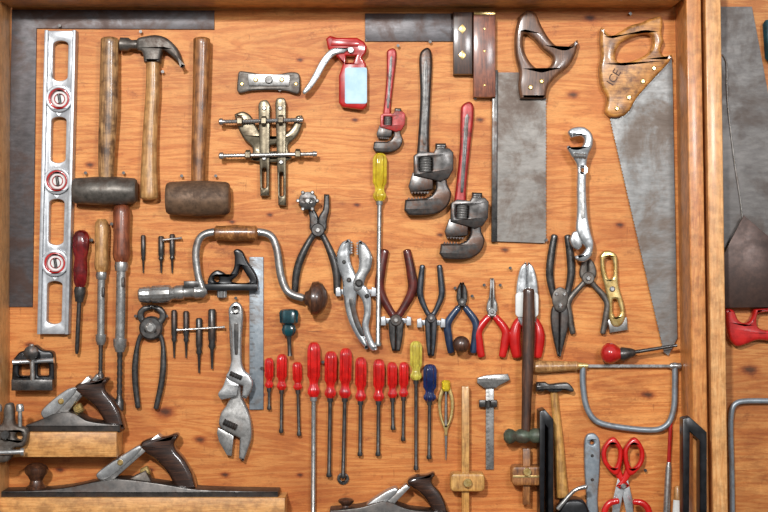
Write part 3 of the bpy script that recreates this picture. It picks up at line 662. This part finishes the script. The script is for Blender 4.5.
t.add('grip',[tube([(651,522),(648,509),(642,503),(634,502)],[3,3.4,3.4,3],d=22,flat=.8)],'redo')
t=Thing('screwdriver','slim steel rod driver with a thin red tip','screwdriver',6)
t.add('shank',[rod(671,420,669,462,[(0,1.4),(.1,2),(1,2)],d=5)],'redp')
t.add('barrel',[rod(669,462,666,525,[(0,2),(.1,3.2),(1,3.6)],d=5)],'steel')
for (x0,x1,y,lab) in ((540,554,412,'solid black iron bracket handle standing off the plywood'),(683,707,419,'solid black iron bracket handle on the cabinet frame')):
    t=Thing('pull_handle',lab,'handle',34 if x0<600 else 76)
    dz=0.2 if x0<600 else 58.2
    w=5.6 if x0<600 else 7; e=y+(x1-x0)*.55
    t.add('pull_handle',[poly([(x0,y),(x0+w,y-2),(x1,e),(x1,540),(x1-w,540),(x1-w,e+9),(x0+w,y+13),(x0+w-1,540),(x0,540)],dz,dz+30 if x0<600 else dz+18,1.2)],'black')
t=Thing('paint_brush','short brush with a cream ferrule','brush',8)
t.add('handle',[rod(678,486,678,500,[(0,2),(.2,3.4),(1,4)],d=6)],'wlight'); t.add('bristles',[rod(678,500,678,525,[(0,4.5),(1,6)],d=7,flat=.6)],'white')

# ---------------------------------------------------------------- planes
def knobg(x,y,r,h,d): return rod(x,y,x,y-h,[(0,r*.8),(.1,r*.85),(.2,r*.6),(.35,r*.52),(.5,r*.72),(.64,r*.96),(.78,r),(.9,r*.82),(.97,r*.5),(1,r*.2)],d=d,seg=24)
def tote(x,y,s,d=17):
    g=poly(sm([(-4,0,'s'),(-8,-11),(-15,-22),(-25,-32),(-34,-38),(-40,-44),(-37,-50),(-26,-54),(-13,-55),(-4,-58),(-1,-55),(-5,-48),(-4,-42),(5,-31),(12,-18),(15,-8),(17,0,'s')],8),d-7,d+7,4.5)
    return xf([g],0,0,s,0,x,y,1,1)
t=Thing('jointer_plane','long iron jointer plane with dark wooden knob and tote','hand plane',22)
t.add('body',[poly(sm([(2,490,'s'),(40,489),(70,486),(100,480),(125,478),(160,482),(200,488),(279,490,'s'),(279,496.8,'s'),(2,496.8,'s')],4),3,33,1.2)],'planeb')
t.add('frog',[poly([(112,488),(146,470),(154,486)],10,26,1)],'iron')
t.add('knob',[knobg(36,490,12,27,20)],'wdark')
t.add('tote',tote(180,491,1.0,20),'wtote')
t.add('blade_iron',[poly([(96,484),(158,434),(162,437),(104,488)],10,26,.8)],'steel')
t.add('lever_cap',[poly(sm([(97,474),(110,463),(132,449),(140,445),(142,449),(128,463),(113,475),(103,480)],6),11,27,1.5)],'bright')
t.add('adjusting_nut',[rod(141,474,149,470,[(0,4),(.2,5),(.9,5),(1,4)],d=18,flute=(14,.1),seg=42)],'brass')
t.screws([(121,462,3,27.5)],'brass')
t=Thing('smoothing_plane','iron smoothing plane with dark wooden tote','hand plane',22)
t.add('body',[poly(sm([(28,424,'s'),(40,420),(58,412),(75,412),(90,420),(122,424,'s'),(122,431.3,'s'),(28,431.3,'s')],4),3,33,1.2)],'planeb')
t.add('tote',tote(110,428,.88,20),'wtote')
t.add('blade_iron',[poly([(48,420),(88,376),(92,379),(60,424)],10,26,.8)],'steel')
t.add('lever_cap',[poly(sm([(42,411),(54,399),(68,389),(77,387),(76,393),(66,404),(54,416),(45,418)],6),11,27,1.5)],'bright')
t.add('depth_lever',[tube([(74,402,22),(88,388,22),(98,376,22)],[2.4,2,3],n=3)],'steel')
t.add('adjusting_nut',[rod(74,411,82,407,[(0,4),(.2,5),(.9,5),(1,4)],d=18,flute=(14,.1),seg=42)],'brass')
t.screws([(62,401,3,27.5)],'brass')
t=Thing('plough_plane','grey metal plough plane with upright clamp posts','hand plane',46)
t.add('body',[poly(sm([(-12,428,'s'),(2,424),(4,412,'s'),(6,404),(12,404),(14,412,'s'),(15,424),(26,428),(28,436),(24,446),(14,448),(12,456),(6,462),(-12,462,'s')],6),39,50,2.5,[circ(19,436,4,16)])],'iron')
t.add('post',[rod(20,404,20,428,[(0,3),(.1,4),(.3,4),(.31,2.2),(1,2.2)],d=46)],'steel')
t.add('post',[rod(-2,404,-2,428,[(0,3),(.1,4),(.3,4),(.31,2.2),(1,2.2)],d=46)],'steel')
t.add('fence_rod',[rod(-10,452,26,451,[(0,2.4),(.9,2.4),(.91,4),(1,4)],d=53)],'bright')
t.add('knob',[disc(7,434,4.6,50,57,'dsteel')],'dsteel')
t=Thing('router_plane','small black router plane with a round knob and chrome bar','hand plane',12)
t.add('body',[poly(sm([(13,360,'s'),(20,352),(28,350),(34,345),(42,350),(52,352),(54,362),(54,386),(50,391,'s'),(16,391,'s'),(12,385)],4),.6,14,2,[rrect(19,364,30,376,2),rrect(38,364,49,376,2)])],'black')
t.add('base',[box(13,379,54,390,14,20,1)],'dsteel')
t.add('crossbar',[rod(14,362,55,360,[(0,3),(.1,2.2),(.9,2.2),(1,3)],d=17),rod(33,344,34,380,2.4,d=18,m='steel')],'chrome')
t.add('knob',[rev(34,352,[(3,14),(4,20),(7,23),(7,27),(3,29)],20)],'dsteel')
t=Thing('bench_plane','iron bench plane with a dark curved tote','hand plane',22)
t.add('body',[poly(sm([(330,509,'s'),(360,506),(385,500),(410,508),(448,511,'s'),(448,522,'s'),(330,522,'s')],4),3,33,1)],'planeb')
t.add('tote',tote(436,514,.72,20),'wtote')
t.add('blade_iron',[poly([(372,512),(406,484),(410,487),(384,514)],10,26,.8)],'steel')
t.add('lever_cap',[poly(sm([(366,505),(382,493),(395,487),(398,491),(386,502),(374,510)],6),11,27,1.5)],'bright')
t.add('knob',[knobg(346,510,8,12,20)],'wdark')
t=Thing('shelf_ledge','pale wooden ledge under the bench plane','shelf ledge',36)
t.add('board',[box(326,522.5,560,545,0.2,38,1.2)],'framex')
t=Thing('block_plane','small dark block plane with a steel lever','hand plane',12)
t.add('body',[poly(sm([(556,520,'s'),(560,502),(572,497),(584,501),(590,520,'s')],4),3,28,3)],'black')
t.add('lever',[tube([(556,506,30),(572,488,30),(584,484,30)],[2.4,2,2.6],n=3)],'steel')

# ---------------------------------------------------------------- right door panel
t=Thing('hand_saw','wide straight-edged tarnished handsaw blade hung on the door','saw',8)
t.add('blade',[poly([(721,6),(753,6),(808,300),(740,300),(724,262)],2,3.5,0)],'rblade')
t.add('handle',[poly([(784,299),(830,299),(830,330),(784,330)],.6,8,2)],'wsaw')
t=Thing('brick_trowel','dark rust-brown triangular trowel blade','trowel',22)
t.add('blade',[poly([(745,215),(800,262),(800,307),(723,308),(723,258)],15,17,.4)],'darkrust')
t.add('tang',[tube([(778,262,18),(784,240,20),(796,215,20)],3,n=4)],'dsteel')
t=Thing('saw_handle','bright red curved saw handle with an open grip','saw handle',10)
t.add('grip',[poly(sm([(725,309,'s'),(733,310),(738,320),(745,323),(751,318),(754,309,'s'),(780,307,'s'),(780,343,'s'),(770,341),(757,340),(746,344),(736,346),(729,338),(726,325)],7),.6,14,3,[sm([(757,315),(764,312),(774,312,'s'),(774,330,'s'),(764,330),(757,326)],4)])],'redp')
t=Thing('wire','thin grey wire hanging in a long curve','wire',16)
t.add('wire',[tube([(725,53,4.5),(729,62,5),(730,100,5),(737,160,5),(743,200,5),(745,218,5)],.9,seg=8)],'steel')
t=Thing('bow_saw','grey tubular bow saw frame','saw',8)
t.add('bow_saw',[tube([(800,402),(760,401),(740,402),(733,408),(731,425),(732,470),(733,540)],2.8,d=6)],'greyp')
t=Thing('file_handle','round tool handle painted green','handle',8)
t.add('file_handle',[rod(768,20,771,62,[(0,3),(.1,6),(.9,6),(1,3)],d=8)],'teal')

# ---------------------------------------------------------------- nails
NA=[(141,32),(163,72),(86,173),(124,173),(182,176),(216,176),(70,236),(92,240),(112,224),(430,42),(398,46),(475,98),(60,26),(236,298),(630,14),(280,90),(546,240),(455,288),(472,296),(484,285),(500,285),(510,268),(136,316),(167,316),(262,368),(323,362),(645,470)]
for x,y in NA:
    t=Thing('nail','small steel nail driven into the plywood','nail',4,group='nails in the plywood')
    t.add('nail',[rev(x,y,[(.8,.02),(.8,6),(1.6,6.2),(1.6,7)],10)],'dsteel')

for t in THINGS: t.build()

# lettering on the saw handle
cu=bpy.data.curves.new('lettering','FONT');cu.body='ICE';cu.size=.023;cu.extrude=.0003;cu.align_x='CENTER';cu.align_y='CENTER'
tmp=bpy.data.objects.new('lettering_source',cu);col.objects.link(tmp)
bpy.context.view_layer.update()
dg=bpy.context.evaluated_depsgraph_get()
me=bpy.data.meshes.new_from_object(tmp.evaluated_get(dg));bpy.data.objects.remove(tmp)
me.materials.clear();me.materials.append(M['letter'])
lo=bpy.data.objects.new('lettering',me);col.objects.link(lo)
lo.rotation_euler=(math.pi/2,math.radians(-58),0)
root=saw_thing.root;lo.parent=root
lo.location=Vector(((612-384)*S,-.0284,(256-79)*S))-root.location
lo['label']='worn brown capital letters on the saw handle'

# ---------------------------------------------------------------- camera, light
cam=bpy.data.cameras.new('camera');co=bpy.data.objects.new('camera',cam);col.objects.link(co)
cam.sensor_width=36;cam.lens=36*CAM/768;co.location=(0,-CAM*S,0);co.rotation_euler=(math.pi/2,0,0)
cam.clip_end=50
sc.camera=co
def area_light(loc,size,pw,colr=(1,1,1)):
    l=bpy.data.lights.new('lamp','AREA');l.size=size;l.energy=pw;l.color=colr
    o=bpy.data.objects.new('lamp',l);o.location=loc
    o.rotation_euler=(Vector((0,0,0))-Vector(loc)).to_track_quat('-Z','Y').to_euler();col.objects.link(o)
area_light((-.7,-3.9,1.3),.22,132,(1,.99,.97))
area_light((1.1,-3.8,.9),.5,52,(.985,.99,1))
w=bpy.data.worlds.new('world');sc.world=w;w.use_nodes=True
nt=w.node_tree;bg=nt.nodes['Background']
tc=nt.nodes.new('ShaderNodeTexCoord');sx=nt.nodes.new('ShaderNodeSeparateXYZ');nt.links.new(tc.outputs['Generated'],sx.inputs[0])
mr=nt.nodes.new('ShaderNodeMapRange');mr.inputs[1].default_value=-1;mr.inputs[2].default_value=1;nt.links.new(sx.outputs[2],mr.inputs[0])
cr=ramp(nt,mr.outputs[0],[(.3,(.15,.145,.14,1)),(.47,(.42,.42,.42,1)),(.60,(1,1,1,1)),(1,(.95,.97,1,1))])
nt.links.new(cr,bg.inputs[0]);bg.inputs[1].default_value=.58
